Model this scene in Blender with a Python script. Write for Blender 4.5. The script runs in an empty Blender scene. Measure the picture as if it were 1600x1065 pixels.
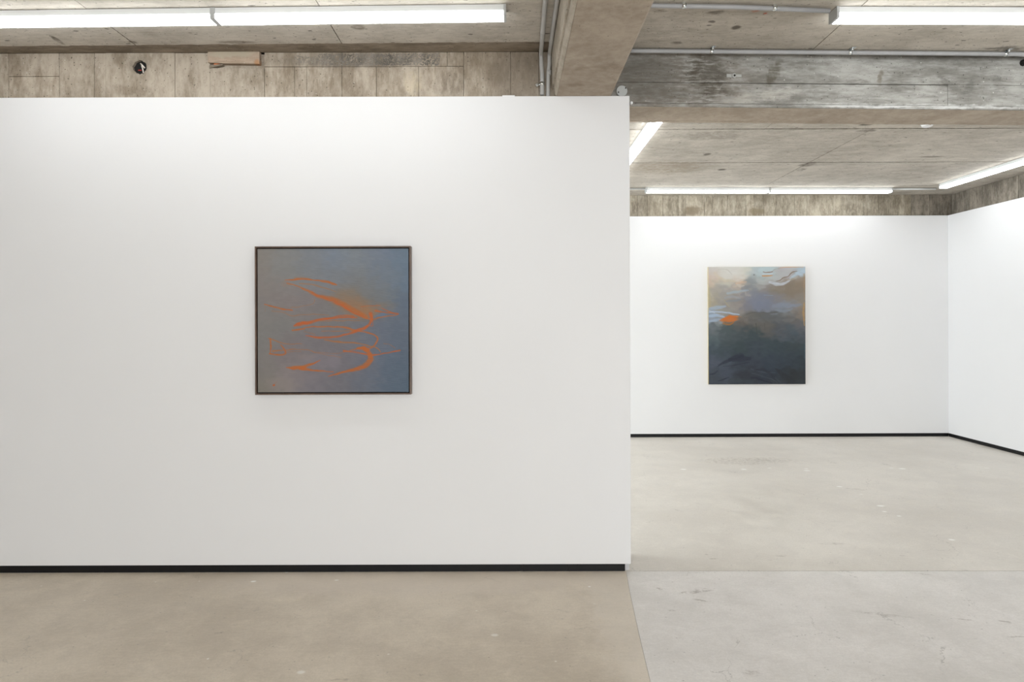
import bpy, bmesh, math, random
import numpy as np
from mathutils import Vector, Matrix
random.seed(7)
C = bpy.context.scene.collection
scn = bpy.context.scene
R = math.radians
PI = math.pi

# ------------------------------------------------------------------ camera
cam = bpy.data.cameras.new('camera')
cam.sensor_width = 36.0
cam.lens = 24.0
cam.shift_x = 0.0031
cam.shift_y = -0.0191
cam.clip_start = 0.05
camo = bpy.data.objects.new('camera', cam)
C.objects.link(camo)
camo.location = (0, 0, 1.5)
camo.rotation_euler = (Matrix.Rotation(R(90), 3, 'X') @ Matrix.Rotation(-0.003, 3, 'Z')).to_euler()
scn.camera = camo

# ------------------------------------------------------------------ world, exposure, lamp power
w = bpy.data.worlds.new('world'); scn.world = w; w.use_nodes = True
w.node_tree.nodes['Background'].inputs[0].default_value = (0.02, 0.021, 0.022, 1)
w.node_tree.nodes['Background'].inputs[1].default_value = 1.0
scn.view_settings.view_transform = 'Standard'
scn.view_settings.look = 'None'
scn.view_settings.gamma = 1
scn.view_settings.use_curve_mapping = False
scn.view_settings.exposure = 0.05
LAMP = 11.8                       # radiance of the linear lamps' diffusers
def fill_light(name, loc, rot, sx, sy, watt, col):
    d = bpy.data.lights.new(name, 'AREA'); d.shape = 'RECTANGLE'; d.size = sx; d.size_y = sy; d.energy = watt; d.color = col
    o = bpy.data.objects.new(name, d); C.objects.link(o); o.location = loc; o.rotation_euler = rot
fill_light('fill_back', (1.3, -5.12, 1.55), (R(90), 0, 0), 6.0, 2.3, 440, (.95, .98, 1.0))     # added fill light from an unseen opening behind the viewer
fill_light('fill_left', (-5.32, 6.6, 1.55), (R(90), 0, R(-90)), 3.6, 2.3, 430, (.88, .95, 1.0))   # added fill light from an unseen side opening of the rear room
scn.cycles.max_bounces = 10
scn.cycles.diffuse_bounces = 7
scn.cycles.sample_clamp_indirect = 6.0

# ------------------------------------------------------------------ helpers
def srgb(r, g, b):
    f = lambda c: c / 12.92 if c <= 0.04045 else ((c + 0.055) / 1.055) ** 2.4
    return (f(r / 255), f(g / 255), f(b / 255), 1)

class MB:
    """collects boxes, tubes, discs ... and links them as ONE mesh object"""
    def __init__(s): s.bm = bmesh.new()
    def box(s, x0, x1, y0, y1, z0, z1, bev=0.0, M=None):
        r = bmesh.ops.create_cube(s.bm, size=1.0)
        vs = r['verts']
        for v in vs:
            v.co = Vector(((x0 + x1) / 2 + v.co.x * (x1 - x0), (y0 + y1) / 2 + v.co.y * (y1 - y0), (z0 + z1) / 2 + v.co.z * (z1 - z0)))
            if M: v.co = M @ v.co
        if bev:
            es = list({e for v in vs for e in v.link_edges})
            bmesh.ops.bevel(s.bm, geom=es, offset=bev, segments=2, affect='EDGES', profile=0.5)
        return s
    def prism(s, pts, axis, a, b, M=None):
        """extrude a polygon of (u, v) along an axis from a to b"""
        def P(u, v, t): return Vector({'x': (t, u, v), 'y': (u, t, v), 'z': (u, v, t)}[axis])
        lo = [s.bm.verts.new(P(u, v, a)) for u, v in pts]
        hi = [s.bm.verts.new(P(u, v, b)) for u, v in pts]
        n = len(pts)
        fs = [s.bm.faces.new(lo), s.bm.faces.new(hi[::-1])]
        for i in range(n): fs.append(s.bm.faces.new((lo[i], hi[i], hi[(i + 1) % n], lo[(i + 1) % n])))
        bmesh.ops.recalc_face_normals(s.bm, faces=fs)
        if M:
            for v in lo + hi: v.co = M @ v.co
        return s
    def tube(s, pts, r, seg=16, cap=True):
        pts = [Vector(p) for p in pts]; rings = []
        up = None
        for i, p in enumerate(pts):
            t = (pts[min(i + 1, len(pts) - 1)] - pts[max(i - 1, 0)]).normalized()
            if up is None:
                up = Vector((0, 0, 1)) if abs(t.z) < .9 else Vector((0, 1, 0))
            a = t.cross(up).normalized(); b = a.cross(t).normalized(); up = b
            rr = r[i] if isinstance(r, (list, tuple)) else r
            rings.append([s.bm.verts.new(p + a * rr * math.cos(2 * PI * k / seg) + b * rr * math.sin(2 * PI * k / seg)) for k in range(seg)])
        for A, B in zip(rings, rings[1:]):
            for k in range(seg):
                f = s.bm.faces.new((A[k], A[(k + 1) % seg], B[(k + 1) % seg], B[k])); f.smooth = True
        if cap:
            s.bm.faces.new(rings[0][::-1]); s.bm.faces.new(rings[-1])
        return s
    def lathe(s, prof, c, axis='z', seg=32):
        rings = []
        for r, h in prof:
            ring = []
            for k in range(seg):
                a = 2 * PI * k / seg; u, v = r * math.cos(a), r * math.sin(a)
                ring.append(s.bm.verts.new(Vector(c) + (Vector((u, v, h)) if axis == 'z' else Vector((u, h, v)))))
            rings.append(ring)
        fs = []
        for A, B in zip(rings, rings[1:]):
            for k in range(seg): fs.append(s.bm.faces.new((A[k], A[(k + 1) % seg], B[(k + 1) % seg], B[k])))
        fs += [s.bm.faces.new(rings[0][::-1]), s.bm.faces.new(rings[-1])]
        bmesh.ops.recalc_face_normals(s.bm, faces=fs)
        return s
    def build(s, name, mat, parent=None, loc=None):
        me = bpy.data.meshes.new(name); s.bm.to_mesh(me); s.bm.free()
        me.materials.append(mat)
        o = bpy.data.objects.new(name, me); C.objects.link(o)
        if parent: o.parent = parent
        if loc: o.location = loc
        return o

def tag(o, label=None, cat=None, group=None, kind=None):
    if label: o['label'] = label
    if cat: o['category'] = cat
    if group: o['group'] = group
    if kind: o['kind'] = kind
    return o
def empty(name, loc, rz=0):
    o = bpy.data.objects.new(name, None); C.objects.link(o)
    o.location = loc; o.rotation_euler = (0, 0, rz); o.empty_display_size = .1
    return o
def copy_tree(o, parent=None):
    c = o.copy(); C.objects.link(c); c.parent = parent
    for ch in list(o.children): copy_tree(ch, c)
    return c

F, TH = 1067.0, 0.003            # the photograph's geometry: pixel -> ray
def un(px, py):
    dx, dy = px - 795, py - 502
    return dx * math.cos(TH) - dy * math.sin(TH), dx * math.sin(TH) + dy * math.cos(TH)
def at_y(px, py, y):
    a, b = un(px, py); return (a * y / F, 1.5 - b * y / F)          # x, z on a plane at depth y
def at_z(px, py, z):
    a, b = un(px, py); d = (z - 1.5) * F / (-b); return (a * d / F, d)

# ------------------------------------------------------------------ materials
class NT:
    def __init__(s, name):
        s.m = bpy.data.materials.new(name); s.m.use_nodes = True
        s.t = s.m.node_tree; s.b = s.t.nodes['Principled BSDF']
        s.pos = s.t.nodes.new('ShaderNodeNewGeometry').outputs['Position']
    def n(s, k): return s.t.nodes.new(k)
    def l(s, a, b): s.t.links.new(a, b)
    def put(s, sock, v):
        if isinstance(v, bpy.types.NodeSocket): s.l(v, sock)
        else: sock.default_value = v
    def math(s, op, a, b=None, c=None, clamp=False):
        n = s.n('ShaderNodeMath'); n.operation = op; n.use_clamp = clamp
        s.put(n.inputs[0], a)
        if b is not None: s.put(n.inputs[1], b)
        if c is not None: s.put(n.inputs[2], c)
        return n.outputs[0]
    def vmul(s, v, k):
        n = s.n('ShaderNodeVectorMath'); n.operation = 'MULTIPLY'; s.put(n.inputs[0], v); s.put(n.inputs[1], k); return n.outputs[0]
    def vadd(s, v, k):
        n = s.n('ShaderNodeVectorMath'); n.operation = 'ADD'; s.put(n.inputs[0], v); s.put(n.inputs[1], k); return n.outputs[0]
    def noise(s, v, scale, detail=4, rough=.55, col=False, dist=0):
        n = s.n('ShaderNodeTexNoise'); s.put(n.inputs['Vector'], v)
        n.inputs['Scale'].default_value = scale; n.inputs['Detail'].default_value = detail; n.inputs['Roughness'].default_value = rough
        n.inputs['Distortion'].default_value = dist
        return n.outputs['Color' if col else 'Fac']
    def ramp(s, v, a, b, lo=0.0, hi=1.0):
        n = s.n('ShaderNodeMapRange'); n.clamp = True; n.interpolation_type = 'SMOOTHSTEP'
        s.put(n.inputs[0], v); n.inputs[1].default_value = a; n.inputs[2].default_value = b; n.inputs[3].default_value = lo; n.inputs[4].default_value = hi
        return n.outputs[0]
    def mix(s, f, a, b, mode='MIX'):
        n = s.n('ShaderNodeMix'); n.data_type = 'RGBA'; n.blend_type = mode
        s.put(n.inputs[0], f); s.put(n.inputs[6], a); s.put(n.inputs[7], b)
        return n.outputs[2]
    def voro(s, v, scale, feature='F1', dim='3D'):
        n = s.n('ShaderNodeTexVoronoi'); n.voronoi_dimensions = dim; n.feature = feature; s.put(n.inputs['Vector'], v); n.inputs['Scale'].default_value = scale
        return n
    def ellipse(s, vec, c, r, rot=(0, 0, 0), soft=(1.15, .5)):
        n = s.n('ShaderNodeMapping'); n.vector_type = 'TEXTURE'; s.put(n.inputs['Vector'], vec)
        n.inputs['Location'].default_value = c; n.inputs['Rotation'].default_value = rot; n.inputs['Scale'].default_value = r
        q = s.n('ShaderNodeVectorMath'); q.operation = 'LENGTH'; s.l(n.outputs[0], q.inputs[0])
        return s.ramp(q.outputs['Value'], soft[0], soft[1])
    def bump(s, h, strength, dist=.01):
        n = s.n('ShaderNodeBump'); n.inputs['Strength'].default_value = strength; n.inputs['Distance'].default_value = dist
        s.put(n.inputs['Height'], h); s.l(n.outputs[0], s.b.inputs['Normal'])

def plain(name, col, rough=.5, metal=0.0, noise=0.0, spec=.5):
    m = NT(name); m.b.inputs['Roughness'].default_value = rough; m.b.inputs['Metallic'].default_value = metal
    m.b.inputs['Specular IOR Level'].default_value = spec
    c = col
    if noise:
        f = m.ramp(m.noise(m.pos, 9, 4), .3, .7)
        c = m.mix(f, col, tuple(x * (1 - noise) for x in col[:3]) + (1,))
    m.put(m.b.inputs['Base Color'], c)
    return m.m

def concrete(name, dark, light, stretch=(1, 1, 1), seed=0.0, pore=.5, streak=.35, spots=(), rough=.85, relief=.5, vary=.12, spec=.25, mottle=1.0, fleck=.3, pock=0.0, soft=.17):
    """cast concrete: cloudy tone, stretched grain, pores, pale flecks, stains and painted shade at given places"""
    m = NT(name)
    P = m.vadd(m.pos, (seed, seed * .7, seed * .3))
    wob = m.vadd(m.noise(m.pos, 14, 5, .6, col=True), (-.5, -.5, -.5))
    n1 = m.noise(P, 1.6, 6, .6)
    n2 = m.noise(m.vmul(P, stretch), 7, 6, .62)
    n3 = m.noise(m.vmul(P, tuple(k * 1.0 for k in stretch)), 34, 5, .65)
    f = m.math('ADD', m.math('MULTIPLY', n1, .45 * mottle), m.math('MULTIPLY', n2, .4 + streak * .4))
    f = m.math('ADD', f, m.math('MULTIPLY', n3, .38))
    tot = .5 * (.45 * mottle + .4 + streak * .4 + .38)
    f = m.ramp(f, tot - soft, tot + soft)
    c = m.mix(f, dark, light)
    oi = m.n('ShaderNodeObjectInfo')
    tone = m.math('MULTIPLY_ADD', oi.outputs['Random'], vary, 1 - vary / 2)
    hv = m.n('ShaderNodeHueSaturation'); m.put(hv.inputs['Color'], c); m.put(hv.inputs['Value'], tone); c = hv.outputs[0]
    # dark scuffs / blotches
    b1 = m.ramp(m.noise(m.vmul(P, stretch), 11, 6, .7, dist=.6), .64, .76)
    c = m.mix(m.math('MULTIPLY', b1, .45), c, tuple(x * .42 for x in dark[:3]) + (1,))
    pores = None
    for sc, thr, dens in ((55, .22, .13), (120, .25, .16)):
        v = m.voro(P, sc)
        near = m.ramp(v.outputs['Distance'], thr, thr * .5)
        sel = m.math('LESS_THAN', m.n_sep(v.outputs['Color']), dens * pore * 2)
        q = m.math('MULTIPLY', near, sel)
        pores = q if pores is None else m.math('MAXIMUM', pores, q)
    c = m.mix(m.math('MULTIPLY', pores, .8), c, tuple(x * .22 for x in dark[:3]) + (1,))
    if pock:
        PW = m.vadd(m.vmul(P, (1, 1.9, 1)), m.vmul(m.noise(m.pos, 22, 4, .6, col=True), (.05, .05, .05)))
        for sc, th in ((4.5, .075), (9, .075), (19, .09)):
            v = m.voro(PW, sc, dim='2D')
            near = m.ramp(v.outputs['Distance'], th, th * .6)
            q = m.math('MULTIPLY', near, m.math('LESS_THAN', m.n_sep(v.outputs['Color']), .3 * pock))
            c = m.mix(m.math('MULTIPLY', q, .75), c, tuple(x * .3 for x in dark[:3]) + (1,))
    v = m.voro(m.vadd(P, (3.3, 1.1, 2.2)), 48)
    fl = m.math('MULTIPLY', m.ramp(v.outputs['Distance'], .25, .08), m.math('LESS_THAN', m.n_sep(v.outputs['Color']), .06))
    c = m.mix(m.math('MULTIPLY', fl, fleck), c, (.75, .73, .68, 1))
    for sp in spots:
        cen, r, col, st = sp[:4]; rot = sp[4] if len(sp) > 4 else (0, 0, 0); k = sp[5] if len(sp) > 5 else .07
        W = m.vadd(m.pos, m.vmul(wob, (k, k, k)))
        e = m.ellipse(W, cen, r, rot)
        if st < 1.0 or True:
            g = m.ramp(m.noise(m.vmul(P, stretch), 30, 5, .7), .3, .62) if (len(sp) > 6 and sp[6]) else 1.0
            e = m.math('MULTIPLY', e, m.math('MULTIPLY', g, st))
        c = m.mix(e, c, col)
    m.put(m.b.inputs['Base Color'], c)
    m.b.inputs['Roughness'].default_value = rough
    m.b.inputs['Specular IOR Level'].default_value = spec
    h = m.math('SUBTRACT', m.math('MULTIPLY', n3, .5), m.math('MULTIPLY', pores, .8))
    h = m.math('ADD', h, m.math('MULTIPLY', n2, .8))
    m.bump(h, relief, .006)
    return m.m
def n_sep(s, col):
    n = s.n('ShaderNodeSeparateColor'); s.l(col, n.inputs[0]); return n.outputs[0]
NT.n_sep = n_sep

def wall_paint():
    m = NT('white wall paint')
    f = m.noise(m.pos, .8, 3)
    c = m.mix(m.ramp(f, .3, .7), (.715, .715, .72, 1), (.73, .73, .735, 1))
    m.put(m.b.inputs['Base Color'], c)
    m.b.inputs['Roughness'].default_value = .7
    m.b.inputs['Specular IOR Level'].default_value = .3
    m.bump(m.noise(m.pos, 260, 3), .04, .002)
    return m.m

def lamp_mat():
    m = NT('lit diffuser')
    m.b.inputs['Base Color'].default_value = (.9, .9, .9, 1)
    m.b.inputs['Emission Color'].default_value = (.945, .98, 1.0, 1)
    m.b.inputs['Emission Strength'].default_value = LAMP
    return m.m

M = {}
M['wall'] = wall_paint()
M['lamp'] = lamp_mat()
M['housing'] = plain('white enamelled steel', (.72, .74, .74, 1), .4)
M['cap'] = plain('white lamp end cap', (.46, .47, .47, 1), .45)
M['black'] = plain('black skirting board', (.006, .006, .0065, 1), .5, noise=.3, spec=.25)
M['pvc'] = plain('grey plastic conduit', (.50, .50, .49, 1), .4, noise=.1)
M['pvc_dk'] = plain('darker grey plastic conduit', (.36, .36, .365, 1), .42, noise=.1)
M['steel'] = plain('zinc plated steel', (.75, .78, .78, 1), .25, 1.0)
M['dull'] = plain('dull galvanised steel', (.42, .42, .40, 1), .5, .6)
M['cover'] = plain('grey painted cover', (.42, .43, .42, 1), .5)
M['plastic'] = plain('white plastic', (.8, .8, .8, 1), .4)
M['void'] = plain('grimy joint', srgb(70, 62, 52), .95)
M['dark'] = plain('dark void', (.01, .009, .008, 1), .9)
M['walnut'] = plain('walnut frame', (.135, .085, .060, 1), .42, noise=.45)
M['red'] = plain('red wire insulation', (.35, .04, .03, 1), .5)
M['cable'] = plain('white cable sheath', (.78, .72, .66, 1), .5)
M['core'] = plain('raw plasterboard edge', (.52, .52, .53, 1), .8)

DK = (.08, .07, .058, 1)
M['band'] = concrete('board marked concrete of the beam above the partition', srgb(134, 122, 106), srgb(182, 171, 156), (1.5, 1, .55), seed=1.3, pore=.75, streak=.6, relief=.55, vary=.10, spots=[
    ((*[at_y(216, 100, 4.13)[0]], 4.13, at_y(216, 100, 4.13)[1]), (.068, .08, .062), srgb(128, 120, 108), .75, (0, 0, 0), .04, 1),
    ((-.35, 4.13, 2.94), (.12, .1, .09), srgb(110, 99, 86), .6, (0, 0, 0), .1, 1),
    ((-2.3, 4.13, 2.9), (.16, .1, .04), srgb(118, 105, 90), .55, (0, 0, 0), .1, 1),
    ((-.95, 4.13, 3.08), (.46, .1, .05), srgb(112, 106, 98), .75, (0, 0, 0), .05, 1),
    ((-.58, 4.13, 2.95), (.06, .1, .09), srgb(205, 192, 165), .5, (0, 0, 0), .08, 1),
    ((.08, 4.13, 2.98), (.22, .1, .2), srgb(120, 110, 98), .55, (0, 0, 0), .1, 0),  # shadow by the pipes and long beam, put into the colour
])
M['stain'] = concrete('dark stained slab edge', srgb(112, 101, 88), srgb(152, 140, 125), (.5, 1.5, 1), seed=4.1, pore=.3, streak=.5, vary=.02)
def rb(px, py): x, z = at_y(px, py, 4.14); return (x, 4.15, z)
M['beam_r'] = concrete('grey board marked concrete of the right beam', srgb(120, 118, 112), srgb(172, 171, 166), (.4, 1, 1.8), seed=7.7, pore=.6, streak=.7, relief=.6, vary=.05, fleck=.6, spots=[
    (rb(1060, 125), (.55, .2, .30), srgb(108, 100, 90), .72, (0, 0, 0), .2, 1),
    (rb(1103, 112), (.17, .2, .12), srgb(88, 84, 76), .75, (0, 0, 0), .14, 1),
    (rb(1010, 120), (.22, .2, .16), srgb(98, 95, 88), .55, (0, 0, 0), .12, 0),
    (rb(1115, 140), (.11, .2, .08), srgb(82, 76, 66), .7, (0, 0, 0), .12, 1),
    (rb(1212, 110), (.035, .2, .1), srgb(92, 86, 74), .8, (0, .35, 0), .12, 1),
    (rb(1090, 105), (.035, .2, .1), srgb(84, 78, 68), .8, (0, .45, 0), .12, 1),
    (rb(1190, 148), (.3, .2, .045), srgb(196, 192, 184), .55, (0, -.1, 0), .12, 1),
    (rb(1382, 118), (.02, .2, .07), srgb(110, 103, 88), .7, (0, 0, 0), .08, 1),
    (rb(1345, 124), (.09, .2, .022), srgb(92, 88, 80), .65, (0, 0, 0), .07, 1),
    (rb(1492, 122), (.09, .2, .03), srgb(96, 93, 88), .7, (0, .6, 0), .07, 1),
    (rb(1528, 130), (.06, .2, .03), srgb(98, 96, 92), .7, (0, -.7, 0), .06, 1),
    (rb(1540, 150), (.12, .2, .05), srgb(128, 126, 120), .6, (0, 0, 0), .1, 1),
    (rb(1572, 118), (.04, .2, .05), srgb(100, 98, 94), .6, (0, 0, 0), .07, 1),
    (rb(1460, 161), (.9, .2, .018), srgb(214, 214, 212), .75, (0, 0, 0), .06, 1),
])
M['soffit'] = concrete('brown grey beam soffit', srgb(150, 137, 122), srgb(176, 164, 149), (.8, .8, 1), seed=2.2, pore=.12, streak=.3, relief=.35, vary=.0, mottle=.8, fleck=.1, spots=[
    ((.55, 3.62, 2.85), (.09, .05, .1), srgb(120, 106, 92), .4, (0, 0, 0), .12, 1),
    ((.40, 3.64, 2.85), (.05, .03, .1), srgb(124, 110, 96), .4, (0, 0, 0), .1, 1),
    ((.38, 3.9, 2.85), (.06, .03, .1), srgb(122, 108, 94), .5, (0, 0, 0), .05, 0),
])
M['cheek'] = concrete('board cast beam cheek with light painted in', srgb(158, 149, 134), srgb(196, 188, 174), (1, .5, 1), seed=14.0, pore=.3, streak=.6, relief=.5, vary=0)  # paler side: light from the left lamps put into the colour
def cb(px, py): x, y = at_z(px, py, 3.127); return (x, y, 3.127)
M['ceil'] = concrete('formwork marked concrete slab', srgb(155, 148, 137), srgb(202, 195, 184), (.6, 1.35, 1), seed=9.1, pore=.4, streak=.25, relief=.4, vary=.08, fleck=.35, mottle=1.3, pock=.8, soft=.27, spots=[
    ((2.6, 5.80, 3.127), (3.4, .013, .1), srgb(92, 83, 72), .75, (0, 0, 0), 0.006, 1),
    ((2.6, 7.03, 3.127), (3.4, .016, .1), srgb(92, 83, 72), .75, (0, 0, 0), 0.008, 1),
    ((3.10, 7.05, 3.127), (.007, 1.3, .1), srgb(92, 83, 72), .75, (0, 0, 0), 0.01, 1),
    ((2.18, 5.2, 3.127), (.007, .7, .1), srgb(92, 83, 72), .75, (0, 0, 0), 0.01, 1),
    ((1.832, 3.2, 3.127), (.005, 1.5, .1), srgb(92, 83, 72), .75, (0, 0, 0), 0.004, 1),
    ((-2.186, 3.9, 3.127), (.004, .5, .1), srgb(92, 83, 72), .75, (0, 0, 0), 0.01, 1),
    ((-.972, 3.9, 3.127), (.004, .5, .1), srgb(92, 83, 72), .75, (0, 0, 0), 0.01, 1),
    (cb(1180, 17), (.03, .02, .1), srgb(170, 82, 50), .8, (0, 0, 0), .03, 1),
    (cb(1196, 21), (.014, .01, .1), srgb(170, 70, 44), .8, (0, 0, 0), .02, 0),
    (cb(1118, 20), (.05, .03, .1), srgb(74, 66, 56), .7, (0, 0, 0), .05, 1),
    (cb(1150, 43), (.03, .035, .1), srgb(66, 58, 50), .8, (0, 0, .9), .03, 0),
    (cb(1112, 34), (.025, .016, .1), srgb(66, 58, 50), .7, (0, 0, .4), .03, 0),
    (cb(1030, 17), (.05, .02, .1), srgb(76, 68, 58), .7, (0, 0, 0), .04, 1),
    (cb(1058, 67), (.04, .02, .1), srgb(76, 68, 58), .6, (0, 0, 0), .04, 1),
    (cb(1570, 76), (.16, .03, .1), srgb(70, 66, 60), .7, (0, 0, 0), .08, 1),
    (cb(88, 62), (.02, .07, .1), srgb(84, 74, 64), .8, (0, 0, 0), .04, 1),
    (cb(207, 66), (.03, .02, .1), srgb(84, 74, 64), .7, (0, 0, 0), .04, 1),
    (cb(372, 66), (.14, .025, .1), srgb(112, 101, 90), .6, (0, 0, 0), .05, 0),
    (cb(560, 42), (.04, .04, .1), srgb(104, 94, 82), .7, (0, 0, 0), .06, 1),
    (cb(1262, 257), (.09, .1, .1), srgb(78, 70, 60), .8, (0, 0, 0), .1, 1),
    (cb(1253, 265), (.05, .09, .1), srgb(84, 75, 64), .7, (0, 0, 0), .08, 1),
    (cb(1355, 204), (.09, .05, .1), srgb(84, 76, 66), .7, (0, 0, 0), .06, 1),
    (cb(1354, 194), (.06, .05, .1), srgb(84, 76, 66), .8, (0, 0, 0), .03, 0),
    (cb(1128, 265), (.05, .05, .1), srgb(74, 66, 58), .8, (0, 0, 0), .03, 0),
    (cb(1105, 241), (.04, .06, .1), srgb(74, 66, 58), .7, (0, 0, 0), .03, 0),
    (cb(1455, 245), (.14, .03, .1), srgb(96, 88, 78), .7, (0, 0, 0), .04, 0),
    (cb(1040, 262), (.5, .35, .1), srgb(140, 122, 98), .5, (0, 0, 0), .3, 1),
    (cb(1110, 212), (.35, .16, .1), srgb(112, 103, 92), .5, (0, 0, 0), .2, 1),
])
M['upper'] = concrete('board marked concrete above the far drywall', srgb(128, 119, 104), srgb(184, 175, 158), (2.0, 2.0, .6), seed=12.4, pore=.9, streak=.6, relief=.5, vary=.2, spots=[
    ((at_y(1082, 329, 8.84)[0], 8.84, at_y(1082, 329, 8.84)[1]), (.12, .1, .07), srgb(120, 108, 90), .8, (0, 0, 0), .12, 0),
    ((at_y(1182, 330, 8.84)[0], 8.84, at_y(1182, 330, 8.84)[1]), (.13, .1, .05), srgb(124, 112, 92), .8, (0, 0, 0), .12, 0),
    ((at_y(1332, 326, 8.84)[0], 8.84, at_y(1332, 326, 8.84)[1]), (.14, .1, .1), srgb(110, 102, 90), .7, (0, 0, 0), .12, 1),
    ((at_y(1000, 322, 8.84)[0], 8.84, at_y(1000, 322, 8.84)[1]), (.12, .1, .12), srgb(110, 100, 88), .6, (0, 0, 0), .12, 1),
])

M['upper_shade'] = concrete('dark board marked concrete above the right drywall', srgb(92, 86, 77), srgb(146, 138, 126), (2.0, 2.0, .6), seed=15.1, pore=.9, streak=.6, relief=.5, vary=.3)  # darker copy of upper, the corner's lack of light put into the colour
def floor_mat(name, a, b, seed, spots=()):
    m = NT(name)
    P = m.vadd(m.pos, (seed, seed, 0))
    n1 = m.noise(P, .9, 6, .6); n2 = m.noise(P, 5, 7, .68, dist=.4); n3 = m.noise(m.vmul(P, (1, 2.2, 1)), 26, 6, .7)
    f = m.math('ADD', m.math('MULTIPLY', n1, .55), m.math('ADD', m.math('MULTIPLY', n2, .4), m.math('MULTIPLY', n3, .22)))
    c = m.mix(m.ramp(f, .585 - .16, .585 + .16), a, b)
    n4 = m.noise(P, 95, 3, .7)
    c = m.mix(m.ramp(n4, .35, .65, 0, .16), c, tuple(x * .62 for x in a[:3]) + (1,))
    # fine worn marks
    s1 = m.ramp(m.noise(m.vmul(P, (1, 2.5, 1)), 17, 7, .72, dist=.8), .63, .73)
    c = m.mix(m.math('MULTIPLY', s1, .5), c, tuple(x * .5 for x in a[:3]) + (1,))
    v = m.voro(m.vadd(m.vmul(P, (1, 1.6, 1)), m.vmul(m.noise(P, 60, 3, .6, col=True), (.02, .02, 0))), 14, dim='2D')
    s2 = m.math('MULTIPLY', m.ramp(v.outputs['Distance'], .075, .03), m.math('LESS_THAN', m.n_sep(v.outputs['Color']), .07))
    c = m.mix(m.math('MULTIPLY', s2, .55), c, (.10, .095, .085, 1))
    v = m.voro(m.vadd(P, (5, 9, 0)), 8, dim='2D')
    s3 = m.math('MULTIPLY', m.ramp(v.outputs['Distance'], .05, .03), m.math('LESS_THAN', m.n_sep(v.outputs['Color']), .035))
    c = m.mix(m.math('MULTIPLY', s3, .7), c, (.78, .76, .70, 1))
    # hairline cracks, only here and there
    wv = m.vadd(P, m.vmul(m.noise(P, 3, 5, .7, col=True), (.35, .35, 0)))
    v = m.voro(wv, 2.6, 'DISTANCE_TO_EDGE')
    cr = m.math('MULTIPLY', m.ramp(v.outputs['Distance'], .006, .002), m.ramp(m.noise(P, 2.3, 3), .54, .61))
    c = m.mix(m.math('MULTIPLY', cr, .35), c, (.16, .15, .13, 1))
    wob = m.vadd(m.noise(m.pos, 16, 5, .6, col=True), (-.5, -.5, -.5))
    for sp in spots:
        cen, r, col, st, rot, k = sp
        W = m.vadd(m.pos, m.vmul(wob, (k, k, 0)))
        e = m.math('MULTIPLY', m.ellipse(W, cen, r, rot), st)
        if col[0] < .5: e = m.math('MULTIPLY', e, m.ramp(m.noise(m.vmul(P, (1, 1.5, 1)), 24, 5, .75), .42, .6))
        c = m.mix(e, c, col)
    m.put(m.b.inputs['Base Color'], c)
    m.put(m.b.inputs['Roughness'], m.ramp(n2, .3, .7, .32, .5))
    m.b.inputs['Specular IOR Level'].default_value = .45
    m.bump(m.math('ADD', n3, m.math('MULTIPLY', n1, 2)), .12, .003)
    return m.m
def fl(px, py): x, y = at_z(px, py, 0); return (x, y, 0)
def chip(px, py, w=.016, st=.95): return (fl(px, py), (w, w * .8, .1), (.85, .84, .80, 1), st, (0, 0, 0), .012)
def scuff(px, py, rx, ry, ang=0, st=.6, col=None, k=.04): return (fl(px, py), (rx, ry, .1), col or srgb(112, 98, 84), st, (0, 0, ang), k)
M['floor_a'] = floor_mat('brown polished concrete floor', srgb(185, 173, 155), srgb(216, 205, 188), 3.3, [
    ((.62, 3.5, 0), (.22, 2.0, .2), srgb(212, 204, 192), .42, (0, 0, 0), .3),
    ((-.6, 4.0, 0), (1.4, .3, .2), srgb(206, 195, 182), .5, (0, 0, 0), .3),
    chip(396, 908, .018), chip(448, 894, .01), chip(526, 906, .014, .6), chip(921, 916, .01), chip(773, 992, .02, .5), chip(470, 1050, .02, .6), chip(325, 1029, .006),
    scuff(342, 988, .03, .01, .3), scuff(658, 1054, .02, .01, .3), scuff(530, 1062, .05, .015, 0, .4), scuff(112, 982, .02, .015, .5, .4), scuff(880, 955, .05, .006, -.5, .4)])
M['floor_b'] = floor_mat('pale polished concrete floor', srgb(207, 203, 198), srgb(234, 231, 228), 11.2, [
    scuff(1030, 920, .05, .012, -1.0, .7), scuff(1082, 925, .10, .02, .15, .6), scuff(1100, 921, .05, .03, 0, .55, None, .07), scuff(1095, 938, .05, .015, -.5, .5),
    scuff(1050, 954, .025, .01, -.3, .5), scuff(1508, 968, .05, .01, -.3, .55), scuff(1574, 972, .04, .012, -.5, .5), scuff(1438, 896, .06, .01, -.3, .5),
    scuff(1176, 1052, .05, .03, 0, .35), scuff(1380, 960, .16, .02, -.3, .3), scuff(1595, 995, .08, .006, 0, .5)])
M['floor_c'] = floor_mat('pale polished concrete floor of the rear room', srgb(205, 199, 190), srgb(227, 222, 214), 21.7, [
    scuff(1155, 720, .45, .22, 0, .45, srgb(140, 130, 114), .25), scuff(1210, 718, .3, .15, 0, .35, srgb(140, 130, 114), .2),
    chip(1068, 733, .035), chip(1162, 733, .035), chip(1202, 731, .025, .7), chip(1261, 735, .035), chip(1260, 732, .025), chip(1312, 760, .03), chip(1346, 772, .015), chip(1376, 790, .035), chip(1382, 799, .02),
    chip(1405, 806, .02), chip(1410, 732, .04), chip(1393, 731, .03, .6), chip(1487, 843, .025), chip(1542, 731, .03, .6),
    scuff(1337, 764, .1, .03, -.5, .4), scuff(1114, 872, .03, .012, 0, .6), scuff(1103, 866, .02, .01, 0, .6), scuff(1409, 868, .03, .01, -.3, .6), scuff(1300, 849, .1, .02, 0, .35), scuff(1220, 868, .05, .02, 0, .3)])

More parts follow.
